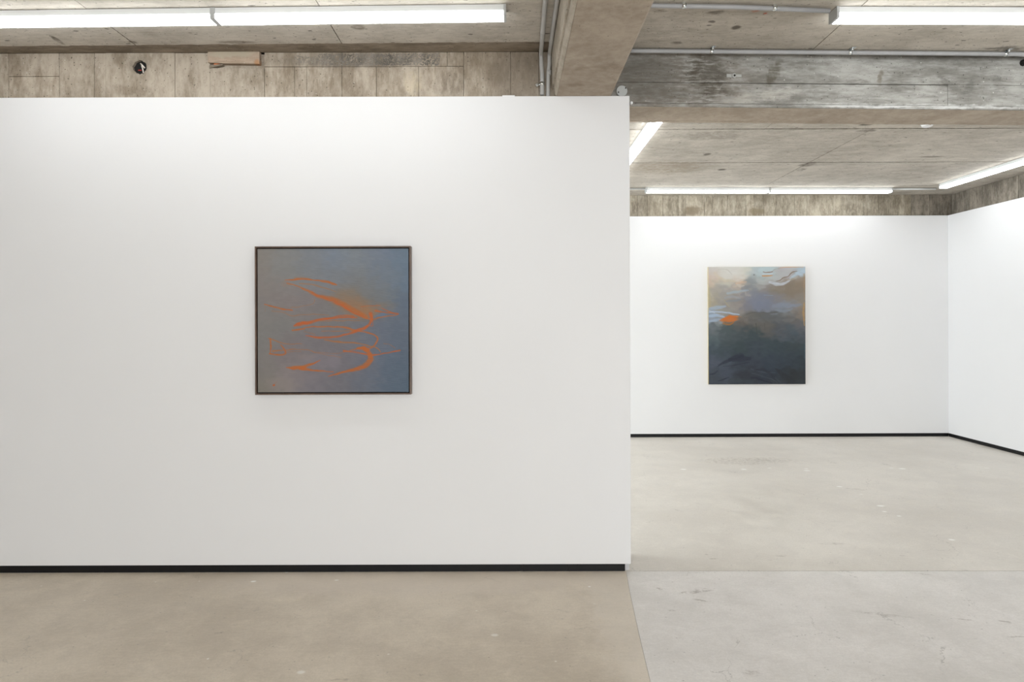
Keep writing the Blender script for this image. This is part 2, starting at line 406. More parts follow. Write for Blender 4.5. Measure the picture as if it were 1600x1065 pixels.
# ------------------------------------------------------------------ room shell
H, CE = 2.85, 3.127               # top of the white walls; underside of the slab
PY = 4.093                        # front face of the partition
BY = 4.13                         # face of the transverse beam
XL, XR, YB, YF = -5.2, 5.67, -5.0, 8.81

def structure(mb, name, mat, label=None, parent=None):
    o = mb.build(name, mat, parent)
    if parent is None: o['kind'] = 'structure'
    if label: o['label'] = label
    return o

# floor: sub base and three cast slabs with joints
floor = structure(MB().box(XL - .3, XR + .4, YB - .3, YF + .3, -.3, -.012), 'floor', M['dark'], 'worn polished concrete floor cast in slabs')
jr = random.Random(3)
edge = [at_z(976, 893, 0), at_z(984, 925, 0), at_z(993, 967, 0), at_z(1000, 998, 0), at_z(1008, 1032, 0), at_z(1016, 1065, 0)]
ex = [(x, y) for x, y in edge] + [(.61, 1.5), (.61, YB - .2)]
ex[0] = (ex[0][0] + .01, PY + .004)
JY = 4.098
MB().prism([(XL - .2, YB - .2), (.61, YB - .2)] + ex[::-1][1:] + [(XL - .2, PY + .004)], 'z', -.012, 0).build('slab', M['floor_a'], floor)['label'] = 'browner floor slab in front of the partition'
g = .0012
MB().prism([(x + g, y) for x, y in ex[::-1]] + [(ex[0][0] + g, JY - .004), (XR + .3, JY - .004 - .03), (XR + .3, YB - .2)], 'z', -.012, 0).build('slab', M['floor_b'], floor)['label'] = 'paler floor slab in front, right of the partition'
MB().prism([(XL - .2, PY + .006), (ex[0][0] + g, JY + .004), (XR + .3, JY - .026), (XR + .3, YF + .2), (XL - .2, YF + .2)], 'z', -.012, 0).build('slab', M['floor_c'], floor)['label'] = 'pale floor slab of the rear room'

# partition: front lining, thicker body under the beam
p = MB()
p.prism([(PY, .044), (PY, H), (BY - .004, H), (BY - .004, 2.795), (4.43, 2.795), (4.43, .044)], 'x', XL, .728)
part = structure(p, 'wall_partition', M['wall'], 'white freestanding partition wall that carries the framed painting')
bv = part.modifiers.new('edge', 'BEVEL'); bv.width = .003; bv.segments = 2; bv.limit_method = 'ANGLE'
MB().box(-.035, .04, PY + .004, PY + .02, H, H + .006).build('packer', M['plastic'], part)
MB().box(XL, .722, PY + .022, 4.42, .0, .044).build('plinth', M['core'], part)
bb = empty('baseboard_front', (0, PY, 0)); tag(bb, 'black recessed skirting at the foot of the partition', None, None, 'structure')
for a, b in ((XL, -2.44), (-2.4395, .075), (.0756, .353), (.3536, .694)):
    MB().box(a, b, PY + .006 - PY, PY + .021 - PY, 0, .0435, .0008).build('skirting_board', M['black'], bb)

# far and right walls: drywall lining and the concrete above it
structure(MB().box(XL, XR + .05, YF, YF + .035, .044, H), 'wall_rear', M['wall'], 'far white wall that carries the dark unframed painting')
structure(MB().box(XR, XR + .04, YB, YF - .001, .044, H), 'wall_right', M['wall'], 'white wall along the right side')
structure(MB().box(XL - .1, XL, YB, 4.8, 0, H).box(XL - .1, XL, 4.8, 8.4, 0, .4).box(XL - .1, XL, 4.8, 8.4, 2.7, H).box(XL - .1, XL, 8.4, YF + .1, 0, H), 'wall_left', M['wall'])
structure(MB().box(XL - .1, -1.7, YB - .1, YB, 0, H).box(4.3, XR + .1, YB - .1, YB, 0, H).box(-1.7, 4.3, YB - .1, YB, 0, .4).box(-1.7, 4.3, YB - .1, YB, 2.7, H), 'wall_back', M['wall'])
def added_window(name, loc, rz, wid, n):  # unseen windows, added to carry the fill lights
    e = empty(name, loc, rz); e['kind'] = 'structure'
    for a, b_, c_, d_ in ((-wid / 2, wid / 2, .4, .45), (-wid / 2, wid / 2, 2.65, 2.7)): MB().box(a, b_, .02, .08, c_, d_).build('added_window_frame', M['housing'], e)
    for i in range(n + 1):
        xx = -wid / 2 + .025 + (wid - .05) * i / n
        MB().box(xx - .025, xx + .025, .02, .08, .45, 2.65).build('mullion', M['housing'], e)
added_window('added_window_1', (1.3, YB - .1, 0), 0, 6.0, 4)
added_window('added_window_2', (XL - .1, 6.6, 0), R(-90), 3.6, 3)
b = empty('baseboard_rear', (0, YF, 0)); tag(b, 'black skirting along the far wall', None, None, 'structure')
for a, c in ((XL, -.5), (-.4995, 2.0), (2.002, 4.25), (4.252, XR - .0)):
    MB().box(a, c, .006, .03, 0, .043).build('skirting_board', M['black'], b)
b = empty('baseboard_right', (XR, 0, 0)); tag(b, 'black skirting along the right wall', None, None, 'structure')
for a, c in ((YB, -1), (-.998, 2.6), (2.602, 6.3), (6.302, YF + .004)):
    MB().box(.006, .03, a, c, 0, .043).build('skirting_board', M['black'], b)

uw = structure(MB().box(XL, XR + .3, YF + .055, YF + .3, 0, CE + .05), 'wall_rear_concrete', M['upper'], 'rough board marked concrete wall above the far drywall')
rr = random.Random(11)
x = XL + .02
while x < XR + .06:
    wd = rr.choice((.10, .13, .16, .2, .24)); d = rr.uniform(0, .006)
    e = min(x + wd, XR + .075)
    MB().box(x, e - .003, YF + .037 + d, YF + .055, H - .06, CE - .001).build('board', M['upper_shade' if e > 5.35 else 'upper'], uw)
    x = e if e < XR + .07 else 99
ur = structure(MB().box(XR + .09, XR + .3, YB, YF + .05, 0, CE + .05), 'wall_right_concrete', M['upper'], 'rough board marked concrete wall above the right drywall')
y = YF + .03
while y > 4.5:
    wd = rr.choice((.12, .16, .2, .24)); d = rr.uniform(0, .007)
    MB().box(XR + .045 + d + .02, XR + .09, y - wd + .003, y, H - .06, CE - .001).build('board', M['upper_shade'], ur)
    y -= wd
MB().box(XR + .075, XR + .09, YB, y - .002, H - .06, CE - .001).build('board', M['upper_shade'], ur)
structure(MB().box(XL - .3, XL - .1, YB, YF, H, CE), 'wall_left_concrete', M['upper'])
structure(MB().box(XL - .1, XR + .1, YB - .3, YB - .1, H, CE), 'wall_back_concrete', M['upper'])

# ceiling: slab with formwork panels
ceil = structure(MB().box(XL - .3, XR + .3, YB - .3, YF + .3, CE + .012, CE + .25), 'ceiling', M['void'], 'bare concrete ceiling slab with formwork joints')
def cpanel(x0, x1, y0, y1, ragged=None, gy=None):
    z = CE + rr.uniform(-.001, .0015); q = .0022
    gy = q if gy is None else gy
    if ragged:
        ya, yb = ragged; n = max(8, int((x1 - x0) * 45)); pts = [(x0 + q, y0 + q), (x1 - q, y0 + q)]
        for i in range(n + 1):
            t = 1 - i / n; xx = x0 + q + (x1 - x0 - 2 * q) * t
            pts.append((xx, ya + (yb - ya) * (xx - XL) / (.29 - XL) + rr.uniform(-.004, .006) * (1.4 if rr.random() < .2 else .6)))
        MB().prism(pts, 'z', z, CE + .0125).build('panel', M['ceil'], ceil)
    else:
        MB().box(x0 + q, x1 - q, y0 + gy, y1 - gy, z, CE + .0125).build('panel', M['ceil'], ceil)
xs = [XL, -4.614, -3.40, -2.186, -.972, .242]
for a, b in zip(xs, xs[1:]):
    cpanel(a, b, 1.56, 4, (4.045, 3.974))
    for y0, y1 in ((-.88, 1.56), (-3.32, -.88), (YB, -3.32)): cpanel(a, b, y0, y1)
cpanel(.242, .30, 1.56, 4, (4.045, 3.974))
for a, b in ((.6, 1.832), (1.832, 4.27), (4.27, XR + .09)):
    cpanel(a, b, 1.56, BY + .03)
    for y0, y1 in ((-.88, 1.56), (-3.32, -.88), (YB, -3.32)): cpanel(a, b, y0, y1)
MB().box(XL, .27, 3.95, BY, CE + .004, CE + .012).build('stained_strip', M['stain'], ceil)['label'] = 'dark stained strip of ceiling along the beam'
for y0, y1, xs in ((4.4, 5.80, (XL, -2.70, -.26, 2.18, 4.62, XR + .09)), (5.80, 7.03, (XL, -4.22, -1.78, .66, 3.10, XR + .09)), (7.03, 8.25, (XL, -4.22, -1.78, .66, 3.10, XR + .09)), (8.25, YF + .06, (XL, -1.78, 3.10, XR + .09))):
    for a, b in zip(xs, xs[1:]): cpanel(a, b, y0, y1, gy=.007)

# ------------------------------------------------------------------ beams
# transverse beam above the partition
bl = structure(MB().box(XL, .60, BY + .022, 4.43, 2.80, CE), 'concrete_beam', M['band'], 'beige board marked concrete beam above the partition, left part')
def bx_(px): return (px - 795) * BY / F
def bz_(py): return 1.5 + (502 - py) * BY / F
TOPZ = CE + .004
hole = (bx_(219) , bz_(103))
def board(p0, p1, t, bt, parent=bl, thick=None):
    d = rr.uniform(0, .0035) if thick is None else thick
    z1 = TOPZ if t is None else bz_(t); z0 = 2.80 if bt is None else bz_(bt)
    return MB().box(bx_(p0) + .001, bx_(p1) - .001, BY + d, BY + .022, z0 + .001, z1 - .001, .0012).build('board', M['band'], parent)
board(-560, -330, None, None); board(-330, -90, None, None); board(-90, 14, None, None)
board(14, 93, None, 117); board(14, 93, 117, None); board(93, 148, None, None); board(148, 166, None, None)
# board with the round hole
def holed(x0, x1, z0, z1, cx, cz, r):
    mb = MB(); bm = mb.bm; n = 40; rings = []
    ja = random.Random(5); js = [ja.uniform(-.0025, .0035) for _ in range(n)]
    for yy, kind in ((BY + .001, 'o'), (BY + .001, 'i'), (BY + .022, 'i2')):
        ring = []
        for k in range(n):
            a = 2 * PI * k / n; c, s = math.cos(a), math.sin(a)
            if kind == 'o':
                t = min((x1 - cx) / c if c > 1e-6 else (x0 - cx) / c if c < -1e-6 else 9, (z1 - cz) / s if s > 1e-6 else (z0 - cz) / s if s < -1e-6 else 9)
            else: t = r + js[k]
            ring.append(bm.verts.new((cx + c * t, yy, cz + s * t)))
        rings.append(ring)
    for A, B in zip(rings, rings[1:]):
        for k in range(n): bm.faces.new((A[k], A[(k + 1) % n], B[(k + 1) % n], B[k]))
    # square corners
    for sx, sz in ((x0, z0), (x1, z0), (x1, z1), (x0, z1)):
        v = min(rings[0], key=lambda q: (q.co.x - sx) ** 2 + (q.co.z - sz) ** 2); v.co = (sx, BY + .001, sz)
    back = [bm.verts.new((v.co.x, BY + .022, v.co.z)) for v in rings[0]]
    for k in range(n): bm.faces.new((rings[0][(k + 1) % n], rings[0][k], back[k], back[(k + 1) % n]))
    bmesh.ops.recalc_face_normals(bm, faces=bm.faces[:])
    return mb
holed(bx_(166) + .001, bx_(274) - .001, 2.801, TOPZ - .001, hole[0], hole[1], .0405).build('board', M['band'], bl)
# the bore behind it: a dark disc, its deep shade put in colour
mb = MB(); mb.lathe([(.044, .0215), (.044, .0200), (.001, .0200)], (hole[0], BY, hole[1]), 'y')
o = mb.build('bore', M['dark'], bl); o['label'] = 'dark inside of the round hole'
board(274, 329, None, None)
board(329, 414, 104.5, None, thick=.0)
for a, b in ((414, 461), (461, 480), (480, 535), (535, 589), (589, 655), (655, 725.5)):
    board(a, b, 103, None)
board(414, 535, None, 103, thick=.001); board(535, 700, None, 103, thick=.002); board(700, 725.5, None, 103)
board(725.5, 799, None, None); board(799, 843, None, None); board(843, 880, None, None, thick=.003)
# honeycombed gravel patch
sb = MB(); q = random.Random(2)
for i in range(1700):
    t = q.random(); px = 462 + t * 226
    if q.random() > (.25 if px < 500 else .75 if px < 560 else 1): continue
    py = q.uniform(83, 101) if px > 500 else q.uniform(86, 98)
    s = q.uniform(.0018, .005)
    r = bmesh.ops.create_icosphere(sb.bm, subdivisions=1, radius=s)
    Mx = Matrix.Translation((bx_(px), BY + .002, bz_(py))) @ Matrix.Rotation(q.uniform(0, 3), 4, 'Y') @ Matrix.Diagonal((1.3, .7, .85, 1))
    bmesh.ops.transform(sb.bm, matrix=Mx, verts=r['verts'])
M['gravel'] = plain('grey exposed gravel', srgb(150, 144, 134), .9, noise=.6)
tag(sb.build('exposed_gravel', M['gravel'], bl), 'grey honeycombed gravel patch', kind='stuff')

# cast-in timber block and wedge
M['timber'] = concrete('old formwork timber', srgb(150, 133, 116), srgb(184, 165, 146), (.5, 1, 3), seed=5.5, pore=.5, streak=.8, vary=0, spots=[
    ((bx_(362), BY, bz_(83)), (.17, .1, .028), srgb(176, 166, 148), .85, (0, 0, 0), .06, 0),
    ((bx_(404), BY, bz_(98)), (.02, .1, .03), srgb(176, 132, 96), .8, (0, 0, 0), .02, 0)])
o = MB().prism([(bx_(327), bz_(80)), (bx_(407.5), bz_(80)), (bx_(407.5), bz_(99.5)), (bx_(348), bz_(98.5)), (bx_(327), bz_(97))][::-1], 'y', BY - .012, BY + .021).build('timber_block', M['timber'], bl)
o['label'] = 'pinkish timber block cast into the beam'
M['timber_dk'] = plain('stained timber', srgb(140, 128, 112), .8, noise=.4)
o = MB().prism([(bx_(329), bz_(101)), (bx_(329), bz_(105.5)), (bx_(350), bz_(100.5)), (bx_(350), bz_(99.5))], 'y', BY - .008, BY + .02).build('timber_wedge', M['timber_dk'], bl)
M['orange'] = plain('orange timber core', srgb(200, 120, 75), .8)
o = MB().prism([(bx_(336), bz_(98.2)), (bx_(345), bz_(98.6)), (bx_(336), bz_(100.4))], 'y', BY - .006, BY + .019).build('timber_splinter', M['orange'], bl); o['label'] = 'orange split sliver of timber'

# white cables in the hole
c = empty('electrical_cable', (hole[0], BY, hole[1])); tag(c, 'white cable ends in the round hole of the concrete beam above the partition', 'cable')
hx, hz = 0, 0
def hp(px, py, dy): return ((px - 219) * BY / F, dy, (103 - py) * BY / F)
MB().tube([hp(219.5, 96.5, .010), hp(222.5, 99.5, .004), hp(226.5, 104, .004)], .0045, 10).build('cable_end', M['cable'], c)
MB().tube([hp(219.8, 99, .016), hp(222.5, 104, .010), hp(223.5, 111, .012)], .0038, 10).build('cable_end', M['cable'], c)
o = MB().tube([hp(215, 106.5, .016), hp(220, 106.5, .015)], .0035, 8).build('cable_end', M['red'], c); o['label'] = 'red wire end'

# transverse beam, right part (slightly skewed in plan)
SK = .037
br = empty('concrete_beam', (0, 0, 0)); tag(br, 'grey stained concrete beam crossing the ceiling right of the partition', None, None, 'structure')
def ry(x): return BY + .002 + SK * (x - .62)
def rbox(name, x0, x1, z0, z1, d, thick, mat, z0b=None):
    mb = MB(); bm = mb.bm
    z0b = z0 if z0b is None else z0b
    vs = []
    for (xx, zz) in ((x0, z0), (x1, z0b), (x1, z1), (x0, z1)):
        vs.append(bm.verts.new((xx, ry(xx) + d, zz)))
    ws = [bm.verts.new((v.co.x, v.co.y + thick, v.co.z)) for v in vs]
    fs = [bm.faces.new(vs), bm.faces.new(ws[::-1])]
    for i in range(4): fs.append(bm.faces.new((vs[i], ws[i], ws[(i + 1) % 4], vs[(i + 1) % 4])))
    bmesh.ops.recalc_face_normals(bm, faces=fs)
    es = bm.edges[:]; bmesh.ops.bevel(bm, geom=es, offset=.0015, segments=1, affect='EDGES')
    return mb.build(name, mat, br)
rbox('core', .60, XR + .2, 2.802, CE, .02, .30, M['soffit'], 2.795)
X0 = .605
rbox('board', X0, 3.35, 2.948, CE + .01, .0, .021, M['beam_r'], 2.952)
rbox('board', 3.352, XR + .19, 2.952, CE + .01, .002, .021, M['beam_r'], 2.956)
rbox('board', X0, 2.71, 2.823, 2.9465, .001, .021, M['beam_r'], 2.823)
rbox('board', 2.712, XR + .19, 2.823, 2.951, .0025, .021, M['beam_r'], 2.82)
rbox('lip', X0, XR + .19, 2.805, 2.822, .004, .021, M['beam_r'], 2.797)
# ragged mortar droppings under the back edge
q = random.Random(9); mb = MB(); pts = []
n = 90
for i in range(n + 1):
    xx = .61 + 2.2 * i / n; pts.append((xx, ry(xx) + .30 + .02 + q.uniform(0, .014)))
pts = [(.61, 4.43)] + pts + [(2.81, 4.49)]
mb.prism(pts, 'z', 2.799, 2.812)
mb.build('mortar_edge', M['soffit'], br)

# longitudinal beam towards the viewer
lb = MB()
prof = [(.270, CE), (.276, 2.905), (.281, 2.897), (.284, 2.862), (.294, 2.8485), (.608, 2.8485), (.6195, 2.858), (.622, CE)]
lb.prism(prof, 'y', YB, PY - .001)
prof2 = [(.270, CE), (.276, 2.905), (.281, 2.897), (.284, 2.862), (.290, 2.853), (.612, 2.853), (.6195, 2.858), (.622, CE)]
lb.prism(prof2, 'y', PY - .001, BY + .0005)
o = structure(lb, 'concrete_beam', M['soffit'], 'brown grey concrete beam running from above the viewer to the partition')

# board-cast cheek on its left side, with a ragged lower lip
q = random.Random(4)
for y0, y1 in ((YB, 1.2), (1.202, 3.1), (3.102, BY)):
    mb = MB(); bm = mb.bm; n = int((y1 - y0) * 30) + 2; rows = []
    for i in range(n + 1):
        yy = y0 + (y1 - y0) * i / n; j = q.uniform(-.006, .006)
        rows.append([bm.verts.new(p_) for p_ in ((.262, yy, CE - .002), (.2665, yy, 2.912 + j), (.275, yy, 2.909 + j), (.269, yy, CE - .002))])
    for A_, B_ in zip(rows, rows[1:]):
        for k in range(4): bm.faces.new((A_[k], A_[(k + 1) % 4], B_[(k + 1) % 4], B_[k]))
    bm.faces.new(rows[0]); bm.faces.new(rows[-1][::-1]); bmesh.ops.recalc_face_normals(bm, faces=bm.faces[:])
    mb.build('board', M['cheek'], o)
mb = MB(); bm = mb.bm; n = 150; rows = []
for i in range(n + 1):
    yy = 2.2 + (PY - .002 - 2.2) * i / n; j = q.uniform(-.0035, .0035)
    rows.append([bm.verts.new(p_) for p_ in ((.2745, yy, 2.899 + j), (.279, yy, 2.862), (.2915, yy, 2.8495), (.290, yy, 2.870), (.282, yy, 2.899 + j))])
for A_, B_ in zip(rows, rows[1:]):
    for k in range(5): bm.faces.new((A_[k], A_[(k + 1) % 5], B_[(k + 1) % 5], B_[k]))
bm.faces.new(rows[0]); bm.faces.new(rows[-1][::-1]); bmesh.ops.recalc_face_normals(bm, faces=bm.faces[:])
mb.build('chamfer', M['cheek'], o)['label'] = 'chamfered lower edge, lit tone painted in'

# ------------------------------------------------------------------ linear lamps
def make_lamp():
    r = empty('linear_ceiling_light', (0, 0, 0))
    L = 1.517
    MB().box(-L / 2 + .012, L / 2 - .012, -.042, .042, -.034, 0, .002).build('housing', M['housing'], r)
    d = MB(); d.prism([(-.044, -.034), (-.044, -.052), (-.040, -.0565), (.040, -.0565), (.044, -.052), (.044, -.034)], 'x', -L / 2 + .012, L / 2 - .012)
    d.build('diffuser', M['lamp'], r)
    for s in (-1, 1):
        e = MB(); e.prism([(-.0455, 0), (-.0455, -.053), (-.041, -.0585), (.041, -.0585), (.0455, -.053), (.0455, 0)], 'x', s * L / 2 - (.0125 if s > 0 else 0), s * L / 2 + (.0125 if s < 0 else 0))
        e.build('end_cap', M['cap'], r)
    return r
proto = make_lamp(); used = [False]
LG = 'linear lamps on the concrete ceiling'
def lamp(x, y, rz, label):
    o = copy_tree(proto) if used[0] else proto
    used[0] = True
    o.location = (x, y, CE - .0015); o.rotation_euler = (0, 0, rz)
    tag(o, label, 'lamp', LG)
    return o
L = 1.517
def run(ax, ay, bx, by, labels, off):
    """units end to end from a to b direction; off shifts sideways (left of travel)"""
    d = Vector((bx - ax, by - ay)).normalized(); nrm = Vector((-d.y, d.x)); rz = math.atan2(d.y, d.x)
    for i, lbl in enumerate(labels):
        c = Vector((ax, ay)) + d * L * (i + .5) + nrm * off
        lamp(c.x, c.y, rz, lbl)
# near row, left of the long beam (runs left)
run(-.010, 3.493, -2.635, 3.547, ['lit linear lamp in front of the partition, unit nearest the long concrete beam', 'lit linear lamp in front of the partition, left unit cut by the photo edge'], -.045)
run(1.703, 3.532, 2.68, 3.546, ['lit linear lamp at the top right, in front of the grey beam', 'lit linear lamp outside the right photo edge, in front of the grey beam'], .045)
run(1.676, 8.30, 4.811, 8.36, ['lit linear lamp above the far wall, left one of the pair', 'lit linear lamp above the far wall, right one of the pair'], .045)
run(5.138, 8.15, 5.138, 5, ['lit linear lamp along the right wall, starting by the far corner', 'lit linear lamp along the right wall, second from the far corner'], .045)
run(1.135, 4.95, 1.135, 9, ['lit linear lamp half hidden by the partition edge and grey beam', 'lit linear lamp in the rear room hidden behind the partition'], -.045)
# lamps out of view; those behind and beside the viewer added as fill
run(-1.6, 8.30, -4.7, 8.30, ['lit linear lamp above the far wall behind the partition, right unit', 'lit linear lamp above the far wall behind the partition, left unit'], -.045)
BL = [(-2.6, .6), (-.9, .6), (2.5, .8), (4.2, .8), (-2.4, -2.6), (-.7, -2.6), (2.2, -2.6), (4.2, -2.6)]
for i, (x, y) in enumerate(BL):
    lamp(x, y, 0, 'added unseen fill lamp on the ceiling %s' % ['left of the viewer', 'just left of the viewer near the long beam', 'just right of the viewer', 'right of the viewer by the right wall', 'in the left rear corner behind the viewer', 'behind the viewer left of the long beam', 'behind the viewer right of the long beam', 'in the right rear corner behind the viewer'][i])

# ------------------------------------------------------------------ conduits
def saddle(parent, p, d, r, arm):
    """two zinc half rings round a pipe with a foot; p centre, d pipe direction, arm vector to the fixing face"""
    d = Vector(d).normalized(); p = Vector(p)
    mb = MB(); mb.tube([p - d * .010, p + d * .010], r + .0022, 18)
    s = mb.build('saddle', M['steel'], parent)
    if arm:
        a = Vector(arm); n = MB().tube([p, p + a], .0045, 8); n.lathe([(.001, -.010), (.009, -.0095), (.011, -.004), (.011, .0)], tuple(p + a), 'y', 12)
        n.build('screw', M['steel'], s)
def conduit(label, pts, r, saddles=(), couplings=(), mat='pvc'):
    b = Vector(pts[0]); e = empty('conduit', pts[0]); tag(e, label, 'pipe', 'grey electrical conduits')
    MB().tube([Vector(p) - b for p in pts], r, 18).build('pipe', M[mat], e)
    for p, d, arm in saddles: saddle(e, Vector(p) - b, d, r, arm)
    for p, d, ln in couplings:
        d = Vector(d).normalized(); p = Vector(p) - b
        MB().tube([p - d * ln, p + d * ln], r + .0016, 18).build('coupling', M[mat], e)
    return e
PZ = CE - .0165
PYc = BY - .0135
x1a = .192
conduit('left one of two grey conduits bending down the concrete beam beside the long beam',
        [(.180, YB + .3, PZ), (.187, 3.4, PZ), (.198, 4.085, PZ), (.1985, 4.105, PZ - .004), (.199, PYc - .001, PZ - .017), (.2005, PYc, PZ - .06), (.205, PYc, 2.99), (.2045, PYc, 2.8625)], .0125,
        [((.205, PYc, 2.93), (0, 0, 1), (-.030, .006, -.006))], [((.1935, 3.81, PZ), (.01, 1, 0), .004)])
conduit('right one of two grey conduits, hard against the side of the long beam',
        [(.243, YB + .3, PZ), (.2475, 3.4, PZ), (.2495, 4.085, PZ), (.2495, 4.108, PZ - .006), (.2495, PYc - .001, PZ - .02), (.249, PYc, PZ - .06), (.243, PYc, 2.99), (.240, PYc, 2.853)], .0115,
        [], [((.2485, 3.93, PZ), (0, 1, 0), .004), ((.247, PYc, 2.998), (0, 0, 1), .014)])
def cpt(px, py, z=PZ): x, y = at_z(px, py, z); return (x, y, z)
a, b2 = cpt(1028, 9), cpt(1296, 17)
mid = [(a[0] + (b2[0] - a[0]) * t, a[1] + (b2[1] - a[1]) * t, PZ) for t in (-.22, .2, .75)]
conduit('upper grey conduit on the ceiling running into the top right lamp',
        [mid[0], a, (a[0] * .55 + b2[0] * .45, a[1] * .55 + b2[1] * .45 - .012, PZ), b2], .0115,
        [(cpt(1068.5, 9.2), (1, .05, 0), (0, 0, .012)), (cpt(1210, 12.8), (1, .08, 0), (0, 0, .012))], (), 'pvc_dk')
a, b2 = cpt(997, 79.5), cpt(1600, 84.5)
dirn = Vector(b2) - Vector(a)
A = tuple(Vector(a) - dirn * .055); B = tuple(Vector(b2) + dirn * .9)
conduit('lower grey conduit running along the top of the grey beam at the right', [A, a, b2, B], .0125,
        [(cpt(1111.5, 80.5), dirn, None), (cpt(1328, 82), dirn, None), (cpt(1571, 84.3), dirn, None)],
        [(cpt(1600, 84.8), dirn, .025)], 'pvc_dk')
cl = [o for o in C.objects if o.get('label') == 'lower grey conduit running along the top of the grey beam at the right'][0]
for px, py in ((1111.5, 80.5), (1328, 82), (1571, 84.3)):
    x, y, z = cpt(px, py)
    x -= A[0]; y -= A[1]; z -= A[2]
    s = MB(); s.prism([(x - .011, y - .030), (x + .011, y - .010), (x + .011, y + .0), (x - .011, y + .0)], 'z', z + .0125, z + .0145)
    s.prism([(x - .010, y - .052), (x + .014, y - .054), (x + .010, y - .012), (x - .010, y - .012)], 'z', z + .0125, z + .0145)
    s.tube([(x, y - .03, z + .002), (x, y - .03, z + .0135)], .006, 8)
    s.build('bracket', M['steel'], cl)
# thin ties between the far lamps
def tie(label, p, q_):
    b = Vector(p); e = empty('conduit', p); tag(e, label, 'pipe', 'grey electrical conduits')
    MB().tube([(0, 0, 0), Vector(q_) - b], .011, 12).build('pipe', M['housing'], e)
    return e
tie('short pale conduit left of the lamp pair above the far wall', (-1.59, 8.345, CE - .013), (1.67, 8.345, CE - .013))
tie('short pale conduit between the far lamp pair and the right wall lamp', (4.715, 8.40, CE - .013), (5.26, 8.40, CE - .013))

# ------------------------------------------------------------------ small fittings
x, z = at_y(971.5, 142.5, BY - .006)
jb = empty('junction_box', (x, BY, z)); tag(jb, 'round grey junction box cover on the grey beam, behind the partition corner', 'junction box')
MB().lathe([(.0335, .0), (.0335, -.010), (.032, -.013), (.001, -.0135)], (0, 0, 0), 'y', 40).build('cover', M['cover'], jb)
for dx, dz in ((.022, .017), (-.021, -.008)):
    MB().lathe([(.0042, -.0125), (.0042, -.0148), (.001, -.015)], (dx, 0, dz), 'y', 12).build('screw', M['dark'], jb)
x, z = at_y(987, 160, 4.12)
o = MB().lathe([(.0001, -.012), (.007, -.009), (.009, 0), (.008, .012)], (0, 0, 0), 'y', 16).build('screw_cap', M['plastic'], None, (x, BY - .002, z))
tag(o, 'tiny white plug on the grey beam beside the partition top corner', 'screw cap')
x, z = at_y(1148, 117, 4.145)
an = empty('anchor_plate', (x, ry(x), z)); an.rotation_euler = (0, 0, math.atan(SK)); tag(an, 'small metal anchor plate with a bolt on the grey beam', 'bracket')
MB().box(-.046, -.008, -.004, 0, -.0095, .0105, .001).box(.008, .046, -.004, 0, -.0085, .0085, .001).build('plate', M['dull'], an)
MB().lathe([(.015, 0), (.015, -.006), (.013, -.008), (.001, -.0085)], (.0, 0, 0), 'y', 24).build('washer', M['dull'], an)
MB().lathe([(.006, -.008), (.006, -.013), (.001, -.0135)], (0.001, 0, -.001), 'y', 6).build('bolt', M['dark'], an)
x, z = at_y(1603, 96, 4.2)
o = empty('cable_gland', (x, ry(x), z)); tag(o, 'black fitting on the grey beam at the right photo edge', 'cable gland')
MB().lathe([(.020, .002), (.020, -.012), (.015, -.024), (.015, -.03)], (0, 0, 0), 'y', 8).build('body', M['dark'], o)
sd = empty('smoke_detector', (at_z(1449, 190.5, CE)[0], at_z(1449, 190.5, CE)[1], CE - .001)); tag(sd, 'round white smoke detector on the rear ceiling behind the grey beam', 'smoke detector')
MB().lathe([(.052, 0), (.052, -.014), (.046, -.020), (.044, -.020)], (0, 0, 0), 'z', 32).build('base', M['plastic'], sd)
MB().lathe([(.044, -.0205), (.040, -.034), (.026, -.040), (.002, -.041)], (0, 0, 0), 'z', 32).build('dome', M['plastic'], sd)

# ------------------------------------------------------------------ paintings (brushwork as vertex colour on a fine grid)
def lin(a):
    a = np.clip(a, 0, 255) / 255.0
    return np.where(a <= .04045, a / 12.92, ((a + .055) / 1.055) ** 2.4)
def smooth_noise(h, w_, cell, rng):
    gh, gw = max(2, int(h / cell[0]) + 3), max(2, int(w_ / cell[1]) + 3)
    g_ = rng.random((gh, gw)); yy = np.linspace(0, gh - 1.001, h); xx = np.linspace(0, gw - 1.001, w_)
    y0 = yy.astype(int); x0 = xx.astype(int); fy = (yy - y0)[:, None]; fx = (xx - x0)[None]
    fy = fy * fy * (3 - 2 * fy); fx = fx * fx * (3 - 2 * fx)
    A = g_[y0][:, x0]; B_ = g_[y0][:, x0 + 1]; C_ = g_[y0 + 1][:, x0]; D = g_[y0 + 1][:, x0 + 1]
    return (A * (1 - fx) + B_ * fx) * (1 - fy) + (C_ * (1 - fx) + D * fx) * fy
